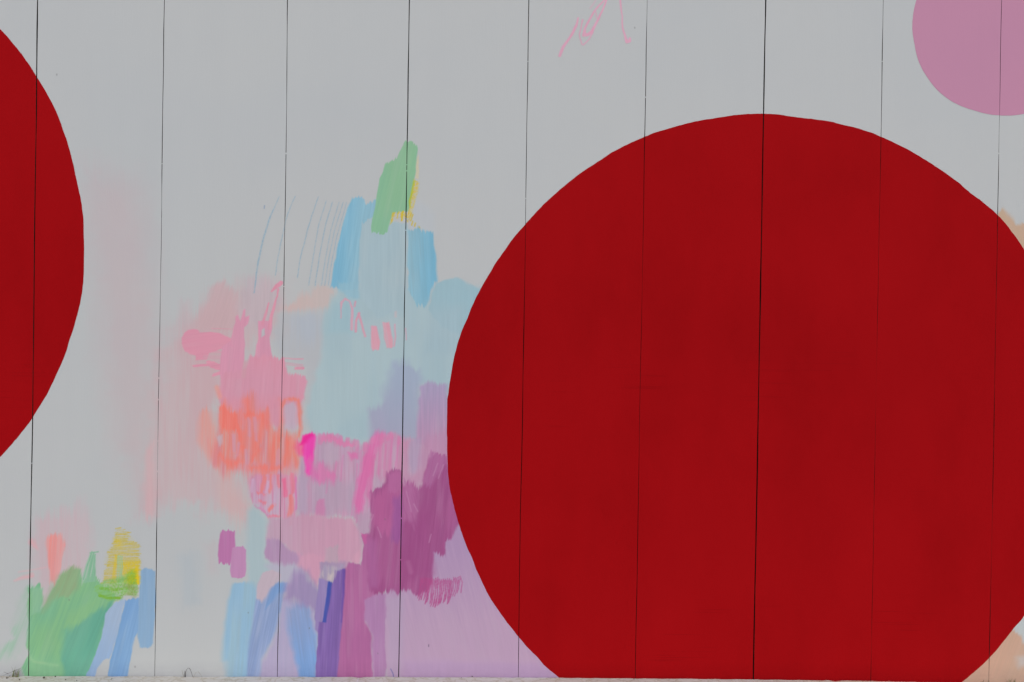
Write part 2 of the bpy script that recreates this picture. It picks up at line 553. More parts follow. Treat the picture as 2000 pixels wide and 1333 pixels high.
def paint(name, label, P, col, op=1.0, soft=1.6, ang=0.0, fray=0.0, dry=0.0, var=.05, warp=2.0, col2=None,
          grad=None, line=None, grain=0.0, thin=None, mott=(40, 90), new=True):
    """lay one stroke over the wall: polygon P (or a line of given width) in study coordinates"""
    if new or not LAYERS:
        LAYERS.append((name, label))
    lid = len(LAYERS) - 1
    wash = LAYERS[lid][0] == 'colour_wash'
    if thin is None:
        thin = .04 if wash else .09
    if wash:
        var *= .55
    cxy = (sum(p[0] for p in P) / len(P), sum(p[1] for p in P) / len(P))
    col = even(col, *cxy)
    col2 = even(col2, *cxy) if col2 is not None else None
    sid = len(LAYERS) * 13 + int(abs(P[0][0]) + abs(P[0][1]))
    pad = soft + fray + warp + 3 + (line or 0)
    xs, ys = [p[0] for p in P], [p[1] for p in P]
    bx0, bx1, by0, by1 = min(xs) - pad, max(xs) + pad, min(ys) - pad, max(ys) + pad
    ca, sa = math.cos(math.radians(ang)), math.sin(math.radians(ang))
    for g in GR:
        if g['px'].max() < bx0 or g['px'].min() > bx1:
            continue
        sel = np.nonzero((g['px'] > bx0) & (g['px'] < bx1) & (g['py'] > by0) & (g['py'] < by1))
        if not len(sel[0]):
            continue
        x0, y0 = g['px'][sel], g['py'][sel]
        s, t = x0 * ca + y0 * sa, x0 * sa - y0 * ca
        x = x0 + warp * (noise(x0 / 14, y0 / 14, sid) - .5) * 2 + warp * .5 * (noise(x0 / 5, y0 / 5, sid + 3) - .5)
        y = y0 + warp * (noise(x0 / 14, y0 / 14, sid + 1) - .5) * 2 + warp * .5 * (noise(x0 / 5, y0 / 5, sid + 4) - .5)
        st = .45 * noise(s / 1.6, t / 42, sid + 5) + .32 * noise(s / 3.8, t / 70, sid + 6) + .23 * noise(s / 10, t / 120, sid + 11)
        if fray:
            k_ = fray * (noise(s / 1.8, t / 50, sid + 7) * .95 + noise(s / 5, t / 80, sid + 8) * .7 + noise(s / 16, t / 120, sid + 12) * .7 - 1.17)
            x, y = x + k_ * sa, y - k_ * ca
        if line is None:
            sdf = seg_dist(x, y, P, True)
            base = seg_dist(x0, y0, P, True)
        else:
            sdf = line_dist(x, y, P, line)
            base = sdf
        sf = soft * (.45 + 1.2 * noise(x0 / 26, y0 / 38, sid + 13)) if line is None else soft
        al = smooth(-sf, sf, sdf)
        if thin:
            al = al * (1 - thin * smooth(.45, .8, .65 * noise(s / 8, t / 55, sid + 14) + .35 * st))
        if dry:
            al = al * (1 - dry * smooth(.42, .62, st))
        if grain:
            al = al * (1 - grain * smooth(.40, .62, noise(x0 / 1.9, y0 / 2.4, sid + 9)))
        al = np.clip(al * op, 0, 1)
        c = np.tile(np.array(col, float), (len(x0), 1))
        if col2 is not None:
            if grad is not None:
                gx0, gy0, gx1, gy1 = grad
                f = ((x0 - gx0) * (gx1 - gx0) + (y0 - gy0) * (gy1 - gy0)) / ((gx1 - gx0) ** 2 + (gy1 - gy0) ** 2)
                f = np.clip(f + (st - .5) * .5, 0, 1)
            else:
                f = smooth(.3, .7, .6 * noise(s / mott[0], t / mott[1], sid + 10) + .4 * st)
            c = c + f[:, None] * (np.array(col2, float) - c)
        c = c * (1 + var * 1.6 * (st - .5))[:, None]
        g['col'][sel] = g['col'][sel] * (1 - al)[:, None] + c * al[:, None]
        # which stroke each spot of the wall belongs to
        ids, best, an = g['id'][sel], g['best'][sel], g['any'][sel]
        inside = (base > -min(soft, 4) * .4) & (al > .02) if op > .3 else np.zeros(len(x0), bool)
        weak = (~inside) & (al > best) & (ids < 0)
        ids = np.where(inside | weak, lid, ids)
        g['id'][sel] = ids
        g['best'][sel] = np.maximum(best, al)
        g['any'][sel] = np.maximum(an, al)


def more(P, col, **kw):
    paint('', '', P, col, new=False, **kw)


def line(name, label, P, col, width, **kw):
    kw.setdefault('warp', .8)
    kw.setdefault('soft', 1.0)
    paint(name, label, P, col, line=width, **kw)


def lmore(P, col, width, **kw):
    kw.setdefault('warp', .8)
    kw.setdefault('soft', 1.0)
    paint('', '', P, col, line=width, new=False, **kw)


B, W_, CR = 'brush_stroke', 'colour_wash', 'crayon_mark'

# --- pale washes
paint(W_, 'faint blush wash beside the red circle', [(175, 330), (240, 352), (262, 362), (285, 430), (296, 600), (302, 760), (296, 900), (270, 960), (225, 860), (205, 700), (190, 560), (172, 430)],
      (181, 166, 170), op=.7, soft=46, warp=8, fray=14, var=.012)
paint(W_, 'pale pink wash along a joint', [(345, 640), (400, 600), (470, 560), (540, 560), (552, 640), (470, 700), (425, 800), (430, 900), (470, 950), (488, 1005), (420, 985), (335, 985), (300, 1000), (275, 1000), (285, 900), (305, 760), (310, 690)],
      (190, 160, 166), op=.95, soft=30, warp=10, fray=22, dry=.06, var=.02, col2=(187, 167, 171), mott=(30, 90))
more([(285, 880), (300, 860), (303, 1005), (284, 1008)], (198, 160, 164), op=.6, soft=7, fray=18)
more([(420, 900), (450, 910), (490, 1010), (470, 1030), (430, 990)], (196, 164, 164), op=.7, soft=14, fray=20, dry=.3)
paint(W_, 'barely visible ice blue wash', [(350, 1090), (385, 1080), (392, 1180), (360, 1190)], (164, 171, 177), op=.6, soft=16, fray=10, warp=4)
more([(400, 1060), (424, 1060), (424, 1120), (408, 1120)], (182, 166, 170), op=.4, soft=14, fray=10)
paint(B, 'soft rose stroke leaning upward', [(436, 548), (450, 556), (462, 578), (466, 605), (460, 645), (382, 650), (392, 612), (404, 588), (410, 566)],
      (190, 161, 166), op=.9, soft=6, ang=18, fray=14, warp=4, var=.03)
more([(478, 548), (520, 545), (545, 560), (548, 600), (520, 640), (480, 640), (468, 600)], (184, 168, 176), op=.75, soft=14, warp=6, fray=12)
more([(352, 590), (372, 590), (368, 640), (352, 640)], (186, 164, 170), op=.5, soft=10, fray=12)
paint(B, 'peach stroke under the pencil lines', [(556, 600), (574, 590), (592, 572), (606, 576), (612, 562), (645, 560), (652, 572), (650, 612), (602, 608), (562, 613)],
      (192, 173, 170), op=.8, soft=8, fray=9, warp=4, var=.02, col2=(198, 167, 164), grad=(620, 580, 560, 610))
paint(W_, 'grey lilac wash', [(556, 612), (645, 612), (640, 690), (622, 760), (606, 830), (600, 780), (600, 720), (565, 700), (545, 690), (532, 650), (545, 620)],
      (173, 174, 180), op=.8, soft=15, fray=8, warp=4, var=.03, col2=(168, 174, 186))
paint(W_, 'large light sky blue wash', [(632, 615), (650, 580), (664, 566), (795, 560), (850, 596), (940, 562), (918, 620), (900, 680), (885, 740), (876, 770), (820, 750), (795, 735), (795, 860), (720, 868), (690, 862), (606, 852), (600, 800), (612, 745), (630, 690)],
      (166, 184, 190), soft=7, fray=7, warp=3, var=.035, col2=(160, 180, 188), mott=(26, 70))
more([(650, 590), (700, 590), (690, 650), (640, 650)], (150, 179, 190), op=.6, soft=12)
more([(700, 610), (790, 600), (790, 660), (720, 660)], (168, 182, 188), op=.6, soft=14)
more([(690, 560), (792, 560), (792, 620), (700, 626)], (160, 180, 188), op=.7, soft=8)
more([(640, 700), (720, 690), (715, 800), (650, 840)], (164, 182, 188), op=.7, soft=20)
paint(W_, 'faint ice blue wash right of the green stroke', [(795, 400), (825, 395), (850, 420), (850, 455), (796, 452)], (178, 182, 188), op=.7, soft=12)
paint(B, 'pale grey blue block of paint', [(704, 432), (724, 425), (760, 430), (796, 438), (795, 604), (735, 620), (702, 580), (699, 500)],
      (160, 180, 189), soft=3, fray=5, warp=2, var=.03, col2=(164, 181, 188))
paint(B, 'sky blue stroke left of the green one', [(688, 388), (708, 386), (716, 396), (738, 394), (735, 424), (722, 428), (708, 432), (703, 470), (701, 560), (682, 570), (664, 564), (645, 560), (654, 505), (665, 458), (678, 412)],
      (122, 173, 199), soft=2, ang=8, fray=9, warp=1.6, var=.07, col2=(138, 177, 195), grad=(664, 480, 702, 484))
more([(660, 552), (702, 552), (702, 584), (690, 588), (676, 578), (662, 568)], (142, 178, 194), op=.85, soft=5, fray=6)
paint(B, 'sky blue stroke right of the pale block', [(795, 450), (804, 445), (826, 453), (845, 451), (851, 500), (856, 545), (846, 552), (838, 576), (832, 600), (815, 592), (797, 566)],
      (140, 177, 193), soft=2.5, ang=-4, fray=9, warp=2, var=.07, col2=(118, 170, 195), grad=(800, 520, 846, 520))
paint(B, 'dusty blue dome of paint touching the red circle', [(852, 553), (872, 547), (890, 542), (906, 547), (926, 560), (946, 568), (925, 622), (905, 652), (860, 640), (838, 604), (842, 572)],
      (150, 178, 189), soft=3, warp=2, var=.025)
more([(838, 600), (905, 600), (900, 690), (830, 690)], (158, 179, 189), op=.7, soft=18)
paint(W_, 'periwinkle wash at a joint', [(768, 706), (790, 710), (822, 720), (823, 765), (822, 868), (722, 868), (722, 800), (744, 792), (758, 742)],
      (156, 165, 186), op=.93, soft=13, fray=8, warp=4, var=.04, col2=(160, 155, 179), grad=(800, 760, 740, 850))
paint(B, 'mauve stroke beside the red circle', [(821, 756), (836, 746), (872, 748), (880, 800), (885, 905), (815, 905), (812, 862)],
      (165, 150, 180), soft=5, fray=9, warp=2, var=.07, col2=(180, 138, 169), grad=(845, 760, 850, 880))

# --- rose pink
PK, PK2 = (207, 141, 161), (204, 143, 166)
paint(B, 'rose pink rounded stroke', [(355, 670), (356, 660), (360, 651), (367, 645), (377, 642), (386, 643), (391, 650), (412, 648), (430, 651), (452, 662), (456, 678), (430, 683), (408, 690), (404, 703), (382, 704), (381, 694), (369, 692), (361, 687), (357, 679)],
      PK, soft=1.3, ang=82, fray=1.6, warp=1, var=.02)
lmore([(380, 714.6), (412, 713)], PK, 5, ang=85, fray=6, dry=.25)
lmore([(408, 710), (436, 722)], PK, 12, ang=80, fray=6)
lmore([(416, 733), (436, 727)], PK, 7, ang=80, fray=6)
lmore([(414, 641.5), (452, 643)], PK, 2, op=.55)
lmore([(404, 688), (432, 688)], PK, 4, op=.6, dry=.5, ang=88)
lmore([(400, 697), (430, 698)], (198, 152, 166), 8, op=.5, dry=.5, ang=88)
paint(B, 'rose pink upright stroke with split top', [(459, 630), (461, 618), (466, 615), (469, 626), (474, 608), (479, 604), (478, 619), (488, 617), (484, 632), (478, 640), (478, 662), (477, 702), (470, 740), (430, 740), (430, 702), (434, 677), (451, 666), (456, 643)],
      PK2, soft=1.3, ang=6, fray=2, warp=1.2, var=.04)
paint(B, 'rose pink forked stroke', [(504, 628), (520, 629), (529, 626), (531, 641), (525.5, 662), (529, 684), (533, 704), (496, 704), (500, 675), (505.6, 662)],
      PK2, soft=1.3, fray=3, warp=1.2, var=.04)
lmore([(549, 552.6), (540, 559), (531, 570, 4)], PK, 8)
lmore([(543.5, 566, 4), (542, 580, 3)], PK, 5)
lmore([(541, 578, 2), (537, 594, 5), (531, 617), (525.5, 641)], PK, 6.5)
lmore([(524.5, 592, 3), (518, 615.6), (513, 634)], PK, 5.5, dry=.25)
more([(512, 644), (519, 640), (519, 656), (512, 660)], (176, 172, 178), soft=1.5)
paint(B, 'broad rose pink block', [(478, 716), (488, 694), (498, 697), (527, 696), (556, 701), (562, 731), (587, 730), (601, 740), (597, 756), (594, 782), (585, 790), (540, 796), (480, 805), (432, 800), (424, 768), (434, 735), (440, 728), (468, 722)],
      PK, soft=3.5, ang=4, fray=7, warp=2, var=.035, col2=(203, 144, 164))
lmore([(552, 700.5), (592, 702)], PK, 3, op=.8, ang=88, dry=.3)
lmore([(556, 711), (590, 714)], PK, 6, op=.45, ang=88, dry=.6)
lmore([(578, 720), (592, 720)], PK, 6, op=.9)
lmore([(480, 708), (476, 735)], (196, 150, 160), 8, op=.6, soft=3)
lmore([(424, 758), (430, 776)], (216, 146, 136), 9, op=.7, soft=4)

# --- orange
paint(W_, 'faint apricot wash', [(393, 800), (410, 800), (422, 830), (427, 870), (430, 908), (410, 905), (392, 885), (384, 860), (388, 820)],
      (207, 150, 147), op=.9, soft=9, fray=16, dry=.3, var=.06, col2=(211, 146, 138))
more([(436, 780), (590, 775), (586, 830), (440, 830)], (206, 141, 158), op=.8, soft=10, fray=6)
paint(B, 'coral orange dry brushed patch', [(430, 797), (440, 787), (446, 800), (464, 803), (468, 794), (479, 776), (496, 779), (498, 797), (508, 808), (528, 812), (529, 832), (545, 836), (552, 842), (577, 847), (584, 865), (585, 888), (583, 915), (553, 920), (548, 935), (514, 942), (490, 924), (464, 926), (433, 926), (416, 910), (411, 868), (424, 856), (428, 825)],
      (220, 128, 119), op=.95, soft=12, ang=2, fray=20, dry=.25, warp=4, var=.07, col2=(209, 132, 138), mott=(9, 50))
more([(470, 905), (584, 900), (582, 962), (500, 962), (478, 940)], (209, 138, 148), op=.7, soft=9, fray=14, dry=.3)
OR, OR2 = (229, 117, 106), (221, 124, 118)
more([(431, 797), (440, 790), (447, 806), (464, 812), (467, 846), (448, 842), (432, 842), (428, 818)], OR, op=.9, soft=3, fray=12, dry=.3, warp=3)
more([(470, 800), (520, 806), (520, 850), (500, 880), (470, 870)], OR2, op=.6, soft=6, fray=18, dry=.5, warp=3)
for P, w_ in (([(466, 805), (466, 858)], 6), ([(474, 844), (471, 878)], 6), ([(471, 874), (464, 903)], 9), ([(452, 907), (473, 901)], 7), ([(482, 778), (482, 812)], 9),
              ([(478, 809), (511, 813)], 7), ([(511, 811), (507, 860)], 5), ([(506, 876), (493, 896)], 6), ([(493, 890), (490, 918)], 6), ([(490, 914), (549, 915)], 6), ([(515, 916), (517, 936)], 11),
              ([(550, 784), (549.5, 858)], 5), ([(558, 862), (558, 905)], 7), ([(520, 800), (520, 830)], 8), ([(500, 852), (497, 890)], 4), ([(535, 852), (533, 912)], 6), ([(432, 892), (460, 916)], 9), ([(570, 862), (578, 905)], 8)):
    lmore(P, OR, w_ + 2, soft=6, op=.66, fray=9, dry=.4, warp=3)
more([(555, 792), (575, 786), (580, 805), (578, 842), (556, 842)], (185, 163, 180), op=.85, soft=5, fray=7, warp=2)
more([(524, 785), (546, 784), (547, 832), (530, 830)], (205, 141, 160), op=.85, soft=5, fray=8, warp=2, dry=.2)
more([(425, 850), (436, 846), (437, 864), (428, 870)], (185, 166, 176), op=.8, soft=3, fray=8)
for P in ([(486, 818), (488, 850)], [(497, 818), (500, 860)], [(455, 850), (458, 880)], [(466, 868), (463, 888)], [(480, 880), (482, 905)], [(543, 880), (542, 905)]):
    lmore(P, (200, 145, 165), 6, soft=2.5, op=.7, fray=5, dry=.2)
line(B, 'orange loop of paint', [(551, 790, 3), (559, 780), (572, 778), (583, 783), (587, 805, 9), (587, 835), (582, 856)], (224, 125, 112), 6.5, soft=4, fray=6, dry=.35, warp=2.5, op=.85)
paint(B, 'pink and coral tangle of strokes', [(485, 945), (492, 928), (513, 926), (546, 926), (579, 924), (581, 950), (580, 995), (576, 1021), (561, 1021), (551, 1010), (526, 1011), (497, 988), (487, 973)],
      (203, 133, 165), op=.92, soft=5, fray=7, dry=.3, warp=3, var=.08, col2=(192, 150, 178), mott=(7, 50))
for P, w_, c in (([(569, 970), (567, 1020)], 10, (220, 122, 122)), ([(555, 940), (558, 970)], 8, (220, 105, 142)), ([(535, 986), (526, 998)], 7, (222, 122, 122)), ([(526, 1010), (546, 1006)], 5, (222, 112, 132)),
                 ([(579, 935), (579, 995)], 4, (214, 105, 165)), ([(516, 930), (512, 955)], 9, (218, 124, 122)), ([(530, 930), (527, 962)], 5, (220, 122, 118)), ([(502, 962), (514, 964)], 5, (216, 120, 128)),
                 ([(543, 930), (544, 952)], 6, (216, 116, 130)), ([(570, 925), (572, 960)], 8, (214, 118, 138)), ([(505, 978), (518, 984)], 5, (214, 120, 135)), ([(497, 985), (525, 1008)], 3, (208, 108, 160))):
    lmore(P, c, w_, soft=2.5, op=.85, fray=5, dry=.2, warp=2)
for P in ([(524, 942), (520, 962)], [(540, 955), (536, 985)], [(493, 938), (492, 960)]):
    lmore(P, (193, 160, 186), 5, soft=2, op=.8, fray=4)

# --- magenta
paint(B, 'dusty pink patch of vertical strokes', [(606, 852), (640, 848), (680, 860), (700, 871), (716, 866), (735, 850), (762, 848), (790, 855), (808, 862), (822, 870), (840, 880), (836, 940), (786, 950), (757, 948), (728, 962), (724, 1012), (705, 1018), (690, 1010), (600, 1006), (583, 1012), (580, 950), (588, 905)],
      (188, 143, 170), soft=5, fray=8, warp=2.5, var=.08, col2=(180, 150, 174), mott=(14, 60))
more([(632, 868), (664, 870), (662, 900), (650, 912), (630, 900)], (178, 158, 176), op=.8, soft=8, fray=10)
more([(620, 948), (660, 935), (690, 950), (690, 1000), (640, 1004), (622, 985)], (173, 152, 172), op=.7, soft=9, fray=10)
more([(584, 930), (600, 935), (602, 985), (598, 1004), (583, 1000)], (172, 152, 174), op=.8, soft=6, fray=8)
more([(800, 862), (822, 858), (824, 905), (806, 930), (796, 900)], (170, 150, 178), op=.7, soft=6, fray=8)
more([(836, 850), (872, 842), (884, 905), (850, 905), (830, 940), (812, 940), (820, 880)], (184, 135, 167), op=.7, soft=7, fray=12, dry=.3)
paint(B, 'bright pink streak', [(735, 851), (746, 847), (754, 852), (742, 868), (733, 885), (730, 910), (720, 937), (711, 973), (708, 1022), (697, 1020), (692, 982), (696, 946), (704, 921), (710, 892), (717, 867)],
      (212, 108, 164), op=.9, soft=6, ang=10, fray=12, dry=.2, warp=3, var=.07)
more([(725, 890), (735, 890), (726, 960), (722, 985), (716, 960)], (206, 108, 160), op=.7, soft=4, fray=10)
more([(679, 882), (700, 880), (700, 895), (686, 898)], (206, 115, 164), op=.9, soft=5, fray=6)
more([(628, 853), (640, 848), (650, 850), (655, 857), (668, 856), (676, 858), (692, 864), (690, 870), (660, 865), (630, 864)], (209, 126, 166), op=.9, soft=2.5, fray=8)
more([(620, 900), (632, 902), (640, 920), (657, 928), (651, 950), (638, 936), (624, 945), (616, 925)], (205, 120, 166), op=.9, soft=4, fray=10)
more([(618, 978), (634, 976), (636, 1008), (616, 1008)], (192, 126, 164), op=.9, soft=3.5, fray=4)
more([(740, 855), (784, 853), (784, 930), (755, 940), (738, 930)], (197, 126, 164), op=.6, soft=5, fray=14, dry=.5)
more([(788, 866), (796, 866), (796, 930), (788, 930)], (190, 133, 164), op=.6, soft=4, fray=10)
for q in range(16):
    x_ = 612 + q * 11.2 + 3 * math.sin(q * 2.1)
    y_ = float(np.interp(x_, [610, 650, 690, 715, 735, 760, 790], [850, 850, 860, 868, 853, 850, 855]))
    lmore([(x_, y_), (x_ - 1, y_ + 9 + 5 * math.sin(q * 1.7))], (208, 122, 166), 8, soft=2.2, op=.6, fray=4, dry=.15)
for x_, y0_, y1_ in ((742, 862, 925), (752, 866, 915), (764, 858, 920), (776, 862, 910), (696, 905, 985), (703, 880, 960), (690, 960, 1008), (668, 890, 935), (640, 925, 965), (655, 905, 940)):
    lmore([(x_ + 2, y0_), (x_ - 3, y1_)], (209, 112, 164), 3.4, soft=2.2, op=.5, fray=8, dry=.35)
for x_, y0_, y1_ in ((748, 870, 930), (770, 870, 925), (733, 900, 950), (680, 905, 950), (615, 880, 960), (646, 880, 905), (730, 940, 965)):
    lmore([(x_ + 1, y0_), (x_ - 2, y1_)], (185, 160, 178), 3.2, soft=2, op=.6, fray=8, dry=.35)
paint(B, 'hot magenta dab', [(590, 852), (604, 847), (616, 849), (614, 875), (610, 900), (607, 926), (599, 922), (595, 906), (591, 880)],
      (236, 72, 168), soft=3.5, ang=4, fray=9, warp=2, var=.05)
more([(580, 862), (594, 856), (594, 886), (584, 890), (577, 876)], (230, 88, 136), op=.8, soft=7, fray=8)
more([(592, 851), (607, 847), (613, 850), (598, 866), (586, 868)], (234, 40, 142), op=.9, soft=3)
more([(596, 896), (610, 893), (622, 930), (612, 940), (602, 922)], (212, 105, 166), op=.7, soft=5, fray=10)

# --- blocks under the magenta
paint(W_, 'pale aqua strip', [(484, 1000), (496, 990), (522, 1012), (522, 1040), (517, 1092), (532, 1106), (524, 1130), (503, 1160), (486, 1142), (481, 1080)],
      (160, 177, 183), op=.92, soft=8, fray=5, warp=2, var=.03)
paint(W_, 'pale lilac wash', [(520, 1105), (560, 1090), (605, 1105), (580, 1140), (560, 1160), (548, 1138), (535, 1120)], (172, 166, 184), op=.9, soft=7, warp=3)
paint(B, 'mauve block of paint', [(521, 1052), (545, 1048), (566, 1072), (590, 1080), (600, 1105), (575, 1102), (530, 1100), (517, 1091)],
      (170, 137, 169), soft=5, fray=4, warp=2, var=.04)
paint(B, 'pale pink square of paint', [(523, 1028), (527, 1012), (560, 1012), (600, 1002), (640, 1008), (690, 1010), (698, 1028), (706, 1046), (710, 1064), (707, 1087), (702, 1102), (681, 1099), (676, 1112), (640, 1110), (632, 1104), (628, 1120), (620, 1146), (612, 1134), (597, 1118), (580, 1106), (590, 1084), (564, 1076), (546, 1052), (521, 1052)],
      (190, 144, 167), soft=4.5, fray=6, warp=2, var=.04, col2=(184, 152, 172), grad=(600, 1040, 530, 1040))
more([(582, 1080), (640, 1088), (630, 1110), (616, 1136), (600, 1116), (584, 1104)], (199, 147, 170), op=.7, soft=5, fray=5)
more([(690, 1085), (704, 1075), (702, 1102), (684, 1098)], (200, 150, 172), op=.7, soft=4)
more([(636, 1068), (660, 1066), (660, 1108), (632, 1108)], (168, 154, 165), op=.75, soft=4, fray=6, dry=.3)

# --- plum
more([(694, 1004), (722, 1000), (724, 1060), (708, 1062), (698, 1030)], (177, 146, 170), op=.95, soft=5, fray=5)
more([(626, 1098), (676, 1100), (676, 1142), (626, 1142)], (156, 136, 166), op=.9, soft=4, fray=4)
PLUM = (153, 79, 129)
paint(B, 'plum mauve column of paint', [(674, 1112), (681, 1098), (704, 1102), (712, 1062), (706, 1046), (716, 1040), (730, 1050), (735, 1165), (716, 1176), (714, 1215), (726, 1236), (728, 1340), (640, 1340), (650, 1250), (660, 1175), (664, 1120)],
      (163, 97, 144), soft=3, fray=3, warp=1.5, var=.04, col2=(168, 101, 147))
more([(705, 1042), (718, 1044), (716, 1062), (710, 1064)], (190, 94, 150), op=.8, soft=2)
paint(B, 'lilac column of paint', [(712, 1172), (735, 1160), (765, 1156), (758, 1240), (753, 1340), (728, 1340), (726, 1236), (713, 1212)],
      (165, 121, 163), soft=5, fray=3, warp=2, var=.05)
paint(W_, 'pale lavender field running up to the red circle', [(754, 1150), (780, 1138), (800, 1132), (830, 1130), (838, 1090), (842, 1066), (860, 1030), (885, 1005), (900, 985), (960, 1100), (1110, 1310), (1110, 1340), (758, 1340), (752, 1262)],
      (166, 137, 172), soft=2, ang=-14, fray=3, warp=2, var=.035, col2=(176, 147, 174), grad=(870, 1060, 880, 1220), mott=(30, 140))
more([(757, 1170), (790, 1165), (785, 1320), (760, 1330)], (170, 148, 175), op=.7, soft=7, fray=6)
more([(786, 1290), (1080, 1296), (1100, 1340), (786, 1340)], (170, 142, 178), op=.6, soft=9)
more([(776, 925), (806, 930), (832, 915), (840, 960), (780, 965)], (184, 138, 167), op=.8, soft=7, fray=6)
paint(B, 'dark plum mass of brush strokes', [(722, 962), (740, 952), (753, 946), (757, 921), (782, 919), (788, 946), (803, 939), (817, 952), (826, 939), (834, 908), (838, 889), (853, 885), (872, 891), (880, 950), (900, 1010), (884, 1046), (869, 1058), (868, 1086), (846, 1082), (846, 1124), (838, 1150), (819, 1159), (796, 1152), (780, 1159), (730, 1162), (722, 1150), (716, 1080), (719, 1051), (726, 1005)],
      PLUM, soft=3, ang=6, fray=11, warp=2.2, var=.045, col2=(160, 88, 136), mott=(20, 60))
more([(724, 966), (752, 950), (782, 955), (776, 1040), (745, 1040), (728, 1020)], (178, 96, 146), op=.8, soft=7, fray=16, dry=.3)
more([(758, 924), (782, 922), (782, 960), (760, 965)], (173, 100, 148), op=.9, soft=5, fray=10)
more([(768, 975), (785, 965), (786, 1062), (764, 1062)], (147, 85, 146), op=.75, soft=6, fray=12)
more([(788, 950), (803, 942), (820, 960), (816, 1010), (806, 1030), (790, 1020)], (174, 108, 154), op=.75, soft=6, ang=-14, fray=14, dry=.45)
more([(826, 945), (834, 910), (838, 890), (868, 892), (872, 915), (850, 935), (840, 960)], (170, 106, 152), op=.85, soft=5, ang=12, fray=16, dry=.3)
more([(790, 1025), (840, 1000), (846, 1120), (800, 1130), (786, 1090)], (150, 74, 126), op=.6, soft=10)
more([(716, 1050), (735, 1055), (738, 1150), (720, 1150)], (163, 97, 148), op=.7, soft=6)
for P in ([(838, 1060), (842, 1044)], [(856, 935), (866, 908)], [(808, 985), (816, 1000)], [(846, 930), (855, 905)], [(794, 960), (803, 1000)], [(737, 1030), (745, 1050)], [(722, 1030), (729, 1005)]):
    lmore(P, (183, 130, 168), 2.4, op=.6, dry=.2)
lmore([(797, 1100), (802, 1118)], (170, 105, 148), 9, op=.5, soft=4)

# --- plum dabs on the white
paint(B, 'plum dab with ragged foot', [(431, 1039), (445, 1038), (458, 1037), (460, 1065), (456, 1080), (449, 1105), (427, 1104), (425, 1087), (428, 1052)], (176, 112, 158), soft=1.3, fray=7, warp=1.2, var=.04)
paint(B, 'lighter mauve dab', [(454, 1070), (475, 1067), (481, 1075), (481, 1112), (478, 1128), (466, 1132), (452, 1128), (449, 1110)], (180, 130, 168), soft=1.2, fray=2.5, warp=1.2, var=.03)

# --- blue and violet foot
paint(B, 'powder blue column of paint', [(456, 1142), (475, 1136), (496, 1138), (504, 1150), (503, 1188), (496, 1237), (492, 1300), (492, 1340), (441, 1340), (441, 1294), (434, 1288), (439, 1225), (444, 1175)],
      (143, 171, 188), soft=6, ang=4, fray=4, warp=2, var=.04, col2=(138, 170, 194), mott=(10, 80))
paint(B, 'pinkish grey dab', [(501, 1170), (504, 1138), (514, 1120), (532, 1112), (548, 1120), (546, 1138), (532, 1150), (512, 1178)], (183, 165, 176), soft=2.5, ang=20, fray=4, warp=2, var=.03)
paint(W_, 'lavender wash at the foot', [(545, 1190), (552, 1168), (600, 1176), (616, 1190), (620, 1340), (500, 1340), (510, 1290), (530, 1260), (540, 1230)],
      (162, 155, 184), soft=7, fray=6, warp=2, var=.05, col2=(166, 154, 182))
paint(B, 'periwinkle slanting stroke', [(500, 1167), (511, 1176), (521, 1164), (531, 1147), (547, 1137), (560, 1138), (557, 1156), (550, 1176), (546, 1205), (540, 1232), (525, 1264), (511, 1288), (505, 1340), (479, 1340), (486, 1262), (493, 1212)],
      (131, 148, 186), soft=4, ang=12, fray=4, warp=1.6, var=.07, col2=(142, 156, 190), mott=(7, 90))
more([(532, 1148), (546, 1138), (560, 1138), (558, 1152), (545, 1160), (530, 1180), (518, 1190)], (113, 147, 194), op=.75, soft=4, ang=25, fray=6)
paint(B, 'cornflower blue stroke', [(562, 1190), (578, 1180), (592, 1177), (607, 1195), (612, 1225), (620, 1242), (618, 1340), (588, 1340), (576, 1284), (566, 1250), (560, 1220)],
      (134, 150, 188), soft=7, ang=-8, fray=8, warp=2.5, var=.07, col2=(116, 150, 198), grad=(570, 1200, 612, 1290))
paint(W_, 'smoky violet patch', [(560, 1140), (572, 1120), (582, 1110), (598, 1116), (608, 1136), (622, 1146), (628, 1156), (622, 1200), (604, 1188), (575, 1172), (556, 1170)],
      (146, 127, 168), op=.9, soft=8, fray=8, warp=3, var=.06, col2=(158, 134, 172))
paint(B, 'greyish violet strip', [(624, 1131), (642, 1136), (636, 1216), (622, 1240), (614, 1230), (616, 1190)], (142, 124, 171), soft=1.8, fray=3, warp=1.4, var=.07)
paint(B, 'deep violet column of paint', [(654, 1114), (674, 1112), (671.5, 1175), (665, 1250), (657, 1340), (616, 1340), (620, 1250), (622, 1216), (634, 1214), (642, 1140), (650, 1128)],
      (120, 93, 156), soft=1.4, ang=3, fray=3, warp=1.2, var=.09, col2=(126, 98, 160), mott=(6, 100))
lmore([(672, 1114), (670, 1170, 4), (667, 1215, 2)], (100, 74, 150), 6, op=.8, soft=2)
paint(B, 'narrow dark blue bar', [(641.5, 1135), (649.5, 1137), (645, 1175), (637, 1216), (630.5, 1215), (637, 1170)], (60, 77, 155), soft=1.4, warp=.8, var=.05, col2=(92, 84, 155), grad=(640, 1170, 647, 1171))
paint(B, 'scratchy grey dry brush patch', [(631, 1103), (656, 1104), (673, 1110), (660, 1116), (655, 1131), (649, 1138), (640, 1135), (630, 1127)], (178, 166, 174), op=.93, soft=2.5, fray=8, dry=.5, warp=2, var=.08, col2=(158, 146, 172), mott=(5, 40))
more([(640, 1120), (651, 1122), (648, 1137), (640, 1134)], (194, 180, 178), op=.8, soft=3, fray=6, dry=.3)

